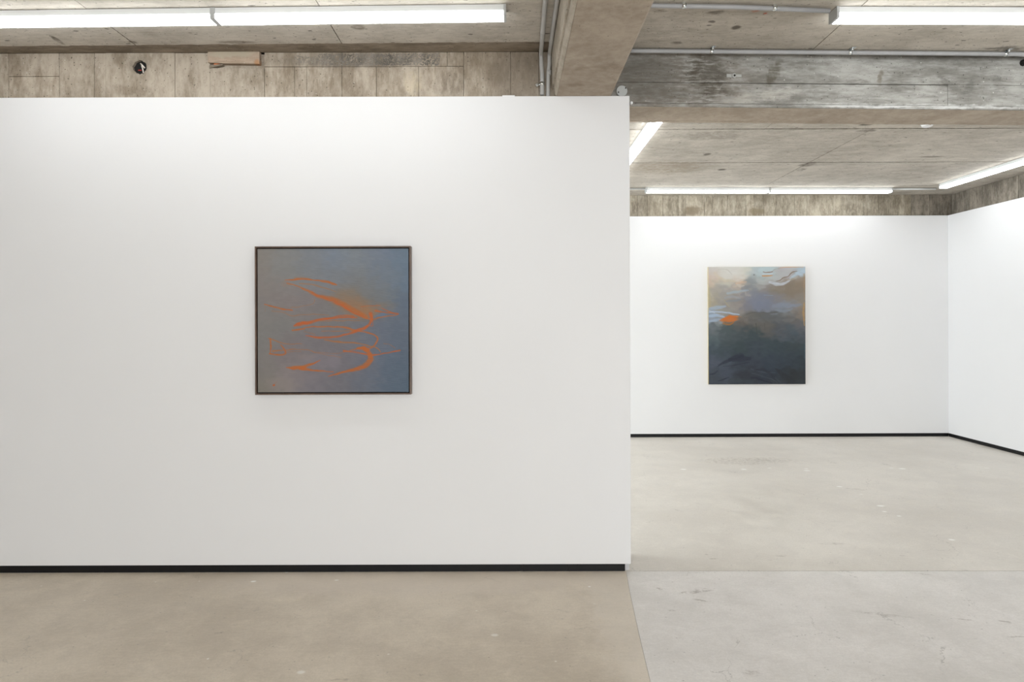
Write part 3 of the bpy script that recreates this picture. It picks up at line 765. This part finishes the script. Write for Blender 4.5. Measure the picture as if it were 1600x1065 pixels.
class Canvas:
    def __init__(s, W_, H_, nx, ny, seed):
        s.nx, s.ny = nx, ny; s.rng = np.random.default_rng(seed)
        s.X, s.Y = np.meshgrid(np.linspace(W_[0], W_[1], nx), np.linspace(H_[0], H_[1], ny))
        s.warp = (smooth_noise(ny, nx, (9, 14), s.rng) - .5, smooth_noise(ny, nx, (9, 14), s.rng) - .5)
        s.bris = smooth_noise(ny, nx, (1.6, 9), s.rng)
    def base(s, pts, sig, warp=30, power=2):
        X = s.X + s.warp[0] * warp; Y = s.Y + s.warp[1] * warp
        num = np.zeros((s.ny, s.nx, 3)); den = np.zeros((s.ny, s.nx))
        for x, y, c in pts:
            ww = np.exp(-((X - x) ** 2 + (Y - y) ** 2) / (2 * sig * sig)) + 1e-9
            num += ww[..., None] * np.array(c, float); den += ww
        s.c = num / den[..., None]
        s.c += (smooth_noise(s.ny, s.nx, (7, 11), s.rng)[..., None] - .5) * 5 + (s.bris[..., None] - .5) * 1.5
    def stroke(s, pts, ws, col, a=1.0, soft=.35, dry=.35, warp=6):
        if not isinstance(ws, (list, tuple)): ws = [ws] * len(pts)
        P_ = []
        n = len(pts)
        for i in range(n - 1):          # Catmull-Rom
            p0, p1, p2, p3 = [np.array(pts[min(max(j, 0), n - 1)], float) for j in (i - 1, i, i + 1, i + 2)]
            for t in np.linspace(0, 1, 7)[:-1]:
                q_ = .5 * (2 * p1 + (p2 - p0) * t + (2 * p0 - 5 * p1 + 4 * p2 - p3) * t * t + (3 * p1 - p0 - 3 * p2 + p3) * t ** 3)
                P_.append((q_[0], q_[1], ws[i] * (1 - t) + ws[i + 1] * t))
        P_.append((*pts[-1], ws[-1]))
        X = s.X + s.warp[0] * warp; Y = s.Y + s.warp[1] * warp
        xa = [p[0] for p in P_]; ya = [p[1] for p in P_]; pad = max(p[2] for p in P_) + warp + 4
        gx0, gy0 = s.X[0, 0], s.Y[0, 0]; sx, sy = s.X[0, 1] - gx0, s.Y[1, 0] - gy0
        i0, i1 = max(0, int((min(ya) - pad - gy0) / sy)), min(s.ny, int((max(ya) + pad - gy0) / sy) + 2)
        j0, j1 = max(0, int((min(xa) - pad - gx0) / sx)), min(s.nx, int((max(xa) + pad - gx0) / sx) + 2)
        if i1 <= i0 or j1 <= j0: return
        X = X[i0:i1, j0:j1]; Y = Y[i0:i1, j0:j1]; br_ = s.bris[i0:i1, j0:j1]
        m = np.zeros_like(X)
        for (x0, y0, w0), (x1, y1, w1) in zip(P_, P_[1:]):
            dx, dy = x1 - x0, y1 - y0; L2 = dx * dx + dy * dy + 1e-9
            t = np.clip(((X - x0) * dx + (Y - y0) * dy) / L2, 0, 1)
            d = np.hypot(X - x0 - t * dx, Y - y0 - t * dy); r = np.maximum((w0 + (w1 - w0) * t) / 2, 1.2)
            m = np.maximum(m, np.clip((r * (1 + soft) - d) / (r * 2 * soft), 0, 1))
        m = m * a * (1 - dry * np.clip(br_ * 1.6 - .5, 0, 1))
        s.c[i0:i1, j0:j1] = s.c[i0:i1, j0:j1] * (1 - m[..., None]) + np.array(col, float) * m[..., None]
    def dabs(s, n, ln, wd, jit, a=.6, ang=.5):
        src = s.c.copy(); x0, x1, y0, y1 = s.X.min(), s.X.max(), s.Y.min(), s.Y.max()
        for i in range(n):
            x, y = s.rng.uniform(x0, x1), s.rng.uniform(y0, y1); th = s.rng.uniform(-ang, ang); l = ln * s.rng.uniform(.5, 1.4)
            xs_, ys_ = np.clip(x + s.rng.normal() * jit, x0, x1 - 1), np.clip(y + s.rng.normal() * jit * .6, y0, y1 - 1)
            col = src[int((ys_ - y0) / (y1 - y0) * (s.ny - 1)), int((xs_ - x0) / (x1 - x0) * (s.nx - 1))] + s.rng.normal() * 2
            dx, dy = math.cos(th) * l, math.sin(th) * l; w0 = wd * s.rng.uniform(.5, 1.5)
            s.stroke([(x - dx, y - dy), (x, y + s.rng.normal() * wd * .4), (x + dx, y + dy)], [w0 * .4, w0, w0 * .3], tuple(col), a * s.rng.uniform(.5, 1), soft=.45, dry=.5, warp=20)
    def blob(s, x, y, rx, ry_, col, a=.6, rot=0, warp=25, hard=.5):
        X = s.X + s.warp[0] * warp - x; Y = s.Y + s.warp[1] * warp - y
        c_, s_ = math.cos(rot), math.sin(rot)
        d = np.hypot((X * c_ + Y * s_) / rx, (-X * s_ + Y * c_) / ry_)
        m = np.clip((1 + hard - d) / (2 * hard), 0, 1); m = m * m * (3 - 2 * m) * a
        s.c = s.c * (1 - m[..., None]) + np.array(col, float) * m[..., None]
    def mesh(s, x0, x1, z0, z1, y, name, mat, parent, k):
        me = bpy.data.meshes.new(name)
        xs = np.linspace(x0, x1, s.nx); zs = np.linspace(z1, z0, s.ny)
        XX, ZZ = np.meshgrid(xs, zs); lum = s.c.mean(2)
        YY = y + (s.bris - .5) * .0006
        co = np.stack([XX, YY, ZZ], -1).reshape(-1, 3)
        idx = np.arange(s.nx * s.ny).reshape(s.ny, s.nx)
        fa = np.stack([idx[:-1, :-1], idx[1:, :-1], idx[1:, 1:], idx[:-1, 1:]], -1).reshape(-1, 4)
        me.from_pydata(co.tolist(), [], fa.tolist())
        at = me.color_attributes.new('paint', 'FLOAT_COLOR', 'POINT')
        col = np.ones((s.nx * s.ny, 4)); col[:, :3] = (lin(s.c) * k).reshape(-1, 3)
        at.data.foreach_set('color', col.ravel())
        me.materials.append(mat); me.shade_smooth()
        o = bpy.data.objects.new(name, me); C.objects.link(o); o.parent = parent
        return o
def paint_mat(name, rough):
    m = NT(name); a = m.n('ShaderNodeVertexColor'); a.layer_name = 'paint'
    m.put(m.b.inputs['Base Color'], a.outputs['Color']); m.b.inputs['Roughness'].default_value = rough
    m.b.inputs['Specular IOR Level'].default_value = .2
    m.bump(m.noise(m.pos, 900, 2), .05, .001)
    return m.m
KP = .86      # pigment brightness relative to the colours seen under the gallery light

# --- framed painting on the partition
cv = Canvas((78, 1027), (70, 965), 400, 378, 4)
cv.base([(90, 100, (136, 131, 126)), (250, 120, (134, 134, 134)), (420, 110, (128, 132, 138)), (560, 130, (122, 132, 146)), (700, 110, (128, 134, 140)), (850, 110, (116, 126, 142)), (1000, 110, (108, 124, 140)),
         (100, 300, (136, 130, 127)), (260, 260, (133, 133, 132)), (420, 240, (127, 130, 134)), (600, 240, (124, 128, 134)), (760, 260, (122, 126, 130)), (900, 250, (116, 126, 138)), (1000, 260, (104, 120, 138)),
         (100, 480, (132, 129, 127)), (260, 380, (135, 127, 126)), (400, 400, (132, 125, 126)), (540, 460, (124, 122, 122)), (720, 360, (122, 120, 118)), (860, 370, (118, 121, 124)), (1000, 420, (100, 112, 128)),
         (100, 620, (131, 129, 127)), (250, 560, (128, 127, 126)), (420, 480, (126, 122, 122)), (600, 600, (120, 118, 122)), (760, 620, (112, 116, 126)), (900, 560, (104, 112, 126)), (1000, 620, (98, 109, 124)),
         (100, 800, (130, 126, 124)), (280, 720, (127, 120, 122)), (440, 640, (122, 118, 122)), (600, 760, (120, 116, 122)), (760, 800, (112, 113, 124)), (900, 740, (100, 110, 126)), (1000, 800, (90, 104, 120)),
         (110, 930, (130, 125, 118)), (260, 900, (138, 130, 130)), (420, 900, (124, 120, 126)), (600, 900, (116, 115, 122)), (760, 900, (106, 112, 124)), (900, 900, (94, 106, 122)), (1000, 930, (86, 102, 118))], 62, 60)
cv.dabs(90, 70, 60, 45, .35, 1.2)
cv.blob(480, 765, 110, 48, (133, 127, 133), .6, hard=.3); cv.blob(380, 745, 60, 22, (142, 132, 132), .5); cv.blob(230, 915, 95, 42, (142, 134, 130), .6); cv.blob(560, 780, 40, 45, (132, 126, 134), .45, hard=.4)
cv.blob(380, 870, 80, 30, (132, 124, 128), .4); cv.blob(690, 430, 120, 60, (152, 116, 86), .7, .45, hard=.8); cv.blob(640, 340, 70, 40, (140, 120, 98), .35, hard=.8); cv.blob(770, 460, 60, 36, (160, 116, 80), .55, hard=.7)
cv.blob(850, 430, 70, 22, (140, 118, 98), .4, hard=.8); cv.blob(850, 490, 45, 12, (98, 124, 156), .5); cv.blob(260, 290, 40, 14, (146, 124, 112), .4)
O1, O2, O3 = (186, 103, 52), (190, 97, 52), (172, 110, 66)
S = cv.stroke
S([(310, 248), (380, 250), (432, 264)], 5, O3, .5)
S([(245, 266), (310, 260), (370, 258), (430, 266), (500, 272), (550, 288), (580, 297)], [3, 11, 9, 7, 14, 17, 4], O1, .95)
S([(340, 284), (430, 296), (520, 320), (570, 338)], [5, 8, 8, 4], O3, .55)
S([(262, 284), (330, 302), (400, 336), (470, 368), (540, 385), (600, 412), (650, 440), (700, 468), (760, 496)], [4, 9, 14, 20, 32, 34, 34, 32, 22], O1, .8, .5)
S([(420, 345), (500, 378), (600, 420), (660, 455)], [6, 10, 12, 8], O2, .6)
S([(610, 425), (650, 455), (700, 480), (745, 498)], [8, 8, 8, 6], O2, .8)
S([(120, 414), (180, 432), (240, 445), (298, 452)], [4, 8, 10, 5], O1, .9)
S([(285, 438), (350, 430), (410, 418), (430, 410), (436, 385)], 4, O3, .55)
S([(168, 458), (230, 463), (290, 486), (350, 482), (450, 478), (525, 486)], 6, O3, .45)
S([(124, 415), (125, 462)], 3, O3, .35)
S([(305, 549), (345, 538), (400, 530), (460, 515), (530, 505), (620, 498), (700, 500)], [8, 24, 18, 14, 11, 9, 6], O2, .95)
S([(440, 524), (560, 518), (720, 519)], [4, 6, 4], O3, .7)
S([(480, 510), (600, 488), (682, 491)], [4, 6, 8], O2, .8)
S([(298, 576), (372, 568)], 9, O1, .95)
S([(370, 560), (450, 555), (550, 556), (620, 562), (690, 580)], [5, 8, 8, 10, 14], O1, .85)
S([(480, 584), (600, 584), (700, 583)], [4, 5, 6], O3, .75)
S([(790, 478), (792, 520), (775, 550), (740, 570), (700, 583), (640, 604), (560, 621), (500, 625), (440, 622), (380, 612)], [24, 16, 15, 18, 17, 9, 9, 12, 12, 4], O2, .95)
S([(800, 495), (804, 545), (788, 553)], 4, O2, .8)
S([(368, 585), (420, 600), (440, 608)], 4, O3, .6)
S([(712, 585), (760, 592), (808, 607), (832, 632), (822, 665), (797, 688), (768, 690)], [6, 8, 9, 10, 10, 8, 5], O1, .9)
S([(495, 640), (560, 648), (640, 655), (720, 662), (790, 680), (830, 690), (852, 716)], [6, 9, 9, 8, 8, 7, 5], O3, .85)
S([(728, 431), (800, 425), (852, 427)], 4, O2, .7)
S([(855, 438), (900, 460), (962, 479)], [3, 7, 11], O2, .85)
S([(820, 455), (870, 468), (932, 470)], [13, 9, 5], O2, .8)
S([(955, 484), (900, 490), (840, 502), (800, 512), (740, 500)], [6, 7, 7, 8, 6], O1, .85)
S([(620, 708), (670, 715), (740, 728), (800, 735), (870, 725), (930, 712), (972, 705)], [12, 9, 8, 9, 8, 7, 10], O2, .9)
S([(868, 665), (905, 668), (942, 691)], 4, O3, .6)
S([(655, 706), (700, 696), (760, 684)], 6, O1, .7)
S([(742, 692), (775, 720), (787, 762), (755, 800), (700, 820), (620, 840), (560, 855), (518, 866)], [24, 26, 32, 34, 22, 14, 9, 3], O1, .95)
S([(700, 693), (750, 692), (775, 702)], [6, 22, 18], O1, .9)
S([(355, 662), (265, 665), (212, 652), (160, 630), (144, 630)], [3, 5, 5, 8, 4], O3, .75)
S([(156, 630), (160, 680), (155, 722)], [9, 10, 8], O1, .85)
S([(150, 723), (200, 732), (240, 730), (253, 714), (236, 682), (222, 668)], [8, 11, 11, 10, 8, 5], O1, .85)
S([(174, 710), (230, 702), (330, 696), (390, 700), (432, 716)], [12, 7, 4, 4, 4], O3, .85)
S([(260, 712), (350, 710)], 4, O3, .5)
S([(432, 716), (520, 735), (602, 750)], 4, O3, .5)
S([(432, 714), (560, 724), (642, 712)], 4, O3, .5)
S([(255, 811), (300, 812), (350, 812), (400, 795), (440, 780), (470, 768)], [4, 20, 22, 15, 8, 3], O1, .95)
S([(345, 816), (420, 828), (500, 835), (552, 836)], [20, 10, 6, 3], O1, .9)
S([(178, 922), (182, 920)], 11, O2, .9); S([(186, 914), (199, 897)], 3, O3, .5)

FX0, FX1, FZ0, FZ1, FY = -1.505, -.580, 1.069, 1.949, 4.045
fp = empty('framed_painting', ((FX0 + FX1) / 2, PY, (FZ0 + FZ1) / 2)); tag(fp, 'grey-blue painting with orange looping strokes in a thin brown frame on the partition', 'painting')
cx, cz = fp.location.x, fp.location.z
hw, hh = (FX1 - FX0) / 2, (FZ1 - FZ0) / 2; t = .0085; yF = FY - PY
for nm, (a, b, c_, d_) in dict(l=(-hw, -hw + t, -hh, hh), r=(hw - t, hw, -hh, hh), t=(-hw + t, hw - t, hh - t, hh), b=(-hw + t, hw - t, -hh, -hh + t)).items():
    MB().box(a, b, yF, -.001, c_, d_, .0008).build('frame_rail', M['walnut'], fp)
MB().box(-hw + t, hw - t, -.012, -.002, -hh + t, hh - t).build('backing', M['dark'], fp)
gp = .0065
MB().box(-hw + t + gp, hw - t - gp, yF + .0066, -.0125, -hh + t + gp, hh - t - gp, .001).build('stretcher', plain('canvas edge', srgb(120, 116, 112), .8), fp)
cv.mesh(-hw + t + gp, hw - t - gp, -hh + t + gp, hh - t - gp, yF + .006, 'canvas', paint_mat('oil paint, grey blue and orange', .6), fp, KP)

# --- unframed painting on the far wall
cv = Canvas((85, 836), (85, 990), 300, 360, 8)
cv.base([(110, 110, (188, 184, 180)), (120, 165, (190, 170, 155)), (200, 110, (196, 194, 188)), (300, 140, (200, 198, 194)), (350, 120, (190, 190, 180)), (450, 130, (168, 178, 182)), (540, 110, (168, 182, 186)), (620, 140, (166, 166, 166)), (700, 120, (170, 168, 172)), (800, 110, (168, 184, 196)),
         (200, 190, (186, 182, 168)), (330, 205, (190, 168, 148)), (420, 210, (138, 142, 142)), (500, 200, (160, 162, 158)), (650, 190, (170, 170, 170)), (760, 190, (140, 132, 122)), (810, 200, (140, 122, 104)),
         (110, 270, (168, 162, 148)), (200, 255, (154, 152, 150)), (300, 260, (152, 150, 148)), (420, 280, (130, 132, 136)), (520, 260, (132, 126, 124)), (620, 260, (124, 119, 110)), (720, 270, (128, 117, 105)), (800, 290, (130, 122, 112)),
         (110, 360, (158, 150, 132)), (200, 340, (146, 142, 136)), (300, 370, (138, 132, 128)), (400, 350, (124, 122, 130)), (500, 370, (116, 121, 136)), (600, 340, (124, 122, 128)), (700, 330, (128, 122, 116)), (800, 370, (134, 128, 120)),
         (110, 470, (140, 148, 158)), (230, 440, (140, 138, 134)), (330, 440, (134, 130, 128)), (420, 430, (120, 118, 122)), (520, 425, (110, 112, 122)), (620, 410, (124, 130, 140)), (720, 405, (128, 134, 144)), (800, 440, (134, 120, 108)),
         (110, 560, (96, 102, 106)), (230, 560, (76, 86, 88)), (340, 510, (98, 92, 86)), (450, 500, (94, 93, 90)), (560, 500, (92, 92, 90)), (660, 490, (92, 94, 96)), (750, 490, (98, 96, 94)), (810, 540, (96, 96, 100)),
         (110, 640, (82, 94, 98)), (220, 640, (72, 80, 84)), (330, 610, (70, 78, 82)), (430, 600, (60, 70, 74)), (540, 570, (84, 84, 84)), (640, 570, (80, 84, 90)), (740, 600, (74, 84, 92)), (810, 640, (72, 78, 84)),
         (110, 740, (66, 76, 84)), (220, 730, (60, 70, 76)), (330, 720, (58, 68, 72)), (440, 720, (60, 68, 76)), (550, 700, (60, 70, 76)), (650, 720, (58, 68, 74)), (750, 700, (60, 68, 72)), (815, 740, (56, 66, 72)),
         (110, 820, (74, 80, 92)), (220, 790, (66, 74, 84)), (330, 830, (54, 60, 70)), (440, 820, (56, 62, 72)), (550, 820, (54, 62, 72)), (650, 820, (56, 64, 74)), (750, 800, (54, 62, 70)), (815, 840, (50, 58, 64)),
         (110, 950, (62, 68, 76)), (220, 900, (66, 72, 84)), (330, 900, (58, 64, 72)), (440, 900, (50, 54, 62)), (550, 920, (50, 56, 66)), (650, 900, (48, 54, 60)), (740, 920, (46, 49, 52)), (815, 940, (50, 54, 58)), (330, 970, (56, 62, 68)), (600, 975, (52, 56, 62))], 34, 60)
S = cv.stroke; Bb = cv.blob
cv.dabs(420, 34, 24, 26, .7, .5)
Bb(490, 360, 95, 75, (116, 122, 138), .6); Bb(700, 240, 130, 60, (124, 112, 98), .55); Bb(260, 150, 110, 30, (204, 202, 198), .5); Bb(160, 260, 70, 30, (152, 148, 142), .5); Bb(420, 200, 50, 26, (134, 140, 142), .6)
S([(130, 130), (180, 175), (240, 190), (310, 200)], [16, 22, 20, 10], (196, 184, 160), .45); S([(300, 215), (340, 205), (380, 200)], [14, 20, 10], (202, 168, 142), .55)
S([(160, 105), (215, 100), (250, 120), (268, 145)], [2, 3, 4, 3], (160, 156, 148), .6)
S([(215, 325), (260, 315), (330, 325)], [16, 20, 10], (146, 152, 158), .6); S([(235, 290), (300, 278), (395, 266)], [18, 22, 8], (152, 168, 180), .7); S([(220, 350), (290, 345), (340, 335)], [10, 18, 10], (122, 132, 142), .6)
S([(205, 335), (225, 365), (250, 395)], [3, 8, 3], (166, 154, 116), .5)
S([(100, 405), (150, 398), (215, 388)], [24, 30, 14], (152, 168, 188), .8); S([(95, 432), (180, 430), (250, 442), (322, 452)], [14, 12, 12, 8], (168, 184, 206), .9)
S([(98, 462), (150, 458), (200, 468), (215, 474)], [22, 24, 14, 6], (158, 176, 200), .85); S([(98, 502), (150, 495), (200, 485)], [18, 22, 8], (150, 166, 186), .85); S([(92, 420), (135, 440)], 4, (196, 200, 210), .7)
Bb(248, 488, 54, 20, (186, 106, 52), .9, -.15, 34, .5); S([(180, 494), (240, 474), (306, 470)], [8, 22, 12], (190, 106, 48), .9); S([(200, 520), (250, 528), (280, 510)], [10, 16, 10], (164, 106, 56), .8); S([(300, 470), (345, 472)], [8, 2], (176, 126, 80), .6)
Bb(440, 455, 80, 22, (98, 96, 90), .7); Bb(560, 465, 110, 26, (88, 90, 90), .7); Bb(700, 455, 70, 20, (112, 110, 108), .5)
S([(380, 450), (450, 436), (540, 440), (620, 436)], [6, 10, 12, 6], (84, 84, 82), .6)
Bb(500, 545, 80, 40, (98, 94, 88), .5); S([(455, 520), (458, 600)], [8, 4], (64, 66, 66), .6); S([(520, 520), (524, 570)], [5, 3], (76, 76, 74), .6)
S([(590, 385), (650, 382), (740, 385), (800, 375)], [26, 34, 30, 14], (126, 134, 148), .7); S([(600, 420), (680, 430), (740, 410)], [10, 22, 10], (126, 134, 146), .7); S([(515, 305), (585, 305)], [4, 6], (128, 146, 162), .7)
S([(470, 190), (520, 205), (600, 180), (680, 140), (760, 100)], [30, 36, 44, 46, 30], (170, 172, 172), .7); S([(480, 110), (540, 105), (620, 100)], [26, 30, 12], (172, 188, 192), .8)
S([(560, 205), (610, 218), (665, 218), (720, 190)], [16, 26, 22, 8], (184, 190, 200), .9); S([(720, 175), (760, 150), (826, 120)], [12, 26, 30], (172, 190, 206), .85); S([(700, 190), (740, 180), (780, 160)], [10, 18, 8], (172, 168, 158), .6)
S([(508, 121), (530, 127), (560, 125), (584, 120)], [4, 5, 6, 4], (120, 80, 52), .95); S([(505, 140), (580, 136)], 10, (182, 194, 202), .8); S([(505, 154), (545, 155), (582, 150)], [8, 9, 5], (190, 132, 76), .95)
S([(585, 115), (610, 103), (640, 98)], [3, 6, 3], (128, 132, 112), .6)
S([(604, 196), (640, 186), (665, 172), (700, 160), (718, 142), (740, 126), (775, 118)], [3, 6, 8, 6, 7, 8, 4], (116, 98, 80), .95); S([(735, 115), (790, 98)], 4, (148, 148, 168), .6)
S([(640, 92), (720, 88), (820, 88)], [4, 6, 5], (198, 150, 104), .9); Bb(440, 147, 7, 6, (118, 122, 124), .8, warp=4)
S([(828, 140), (826, 260), (828, 340)], [8, 6, 6], (158, 134, 104), .7); S([(826, 360), (822, 440), (826, 540)], [8, 16, 6], (172, 136, 88), .75); S([(95, 230), (93, 330), (96, 400)], [8, 14, 8], (178, 166, 132), .6)
S([(831, 680), (831, 790)], [6, 6], (74, 96, 106), .6)
D1 = (43, 48, 60)
S([(158, 852), (185, 830), (240, 806), (300, 780), (345, 774)], [6, 14, 26, 34, 26], D1, .85); S([(250, 800), (330, 795), (400, 792)], [20, 44, 26], D1, .8); S([(200, 850), (260, 848), (320, 836), (400, 820)], [5, 6, 8, 6], D1, .7)
S([(240, 822), (290, 826)], 4, (78, 86, 98), .6); S([(160, 835), (160, 900)], [4, 3], (52, 58, 68), .6)
S([(94, 912), (125, 908), (152, 886)], [6, 14, 8], (42, 48, 60), .85); S([(160, 962), (200, 952), (245, 935)], [5, 10, 7], (40, 45, 56), .85)
Bb(340, 915, 65, 30, (46, 49, 56), .7); S([(415, 938), (460, 945), (520, 965), (575, 982)], [8, 12, 10, 8], (38, 42, 54), .9); S([(430, 926), (500, 945), (560, 965)], [5, 7, 5], (42, 46, 58), .8)
S([(410, 872), (480, 890), (540, 900), (600, 900)], [4, 6, 5, 4], (74, 80, 92), .6); S([(420, 905), (500, 925), (580, 955), (620, 980)], [4, 5, 6, 4], (72, 78, 88), .7); S([(440, 880), (520, 880), (580, 925), (600, 950)], [10, 20, 24, 14], (44, 48, 56), .6)
S([(605, 870), (640, 900), (680, 940), (740, 965)], [12, 30, 50, 40], (44, 47, 52), .7); S([(600, 940), (640, 975)], [10, 14], (66, 74, 82), .5)
VX0, VX1, VZ0, VZ1, VY = 2.565, 3.812, .683, 2.1915, 8.775
up = empty('unframed_painting', ((VX0 + VX1) / 2, YF, (VZ0 + VZ1) / 2)); tag(up, 'tall unframed painting of dark slate below cloudy sky tones on the far wall', 'painting')
hw, hh, yv = (VX1 - VX0) / 2, (VZ1 - VZ0) / 2, VY - YF
MB().box(-hw, hw, yv + .0006, -.002, -hh, hh, .001).build('stretcher', plain('raw canvas edge with ochre primer', srgb(206, 190, 150), .85, noise=.2), up)
cv.mesh(-hw, hw, -hh, hh, yv, 'canvas', paint_mat('oil paint, slate and cloud', .55), up, .93)
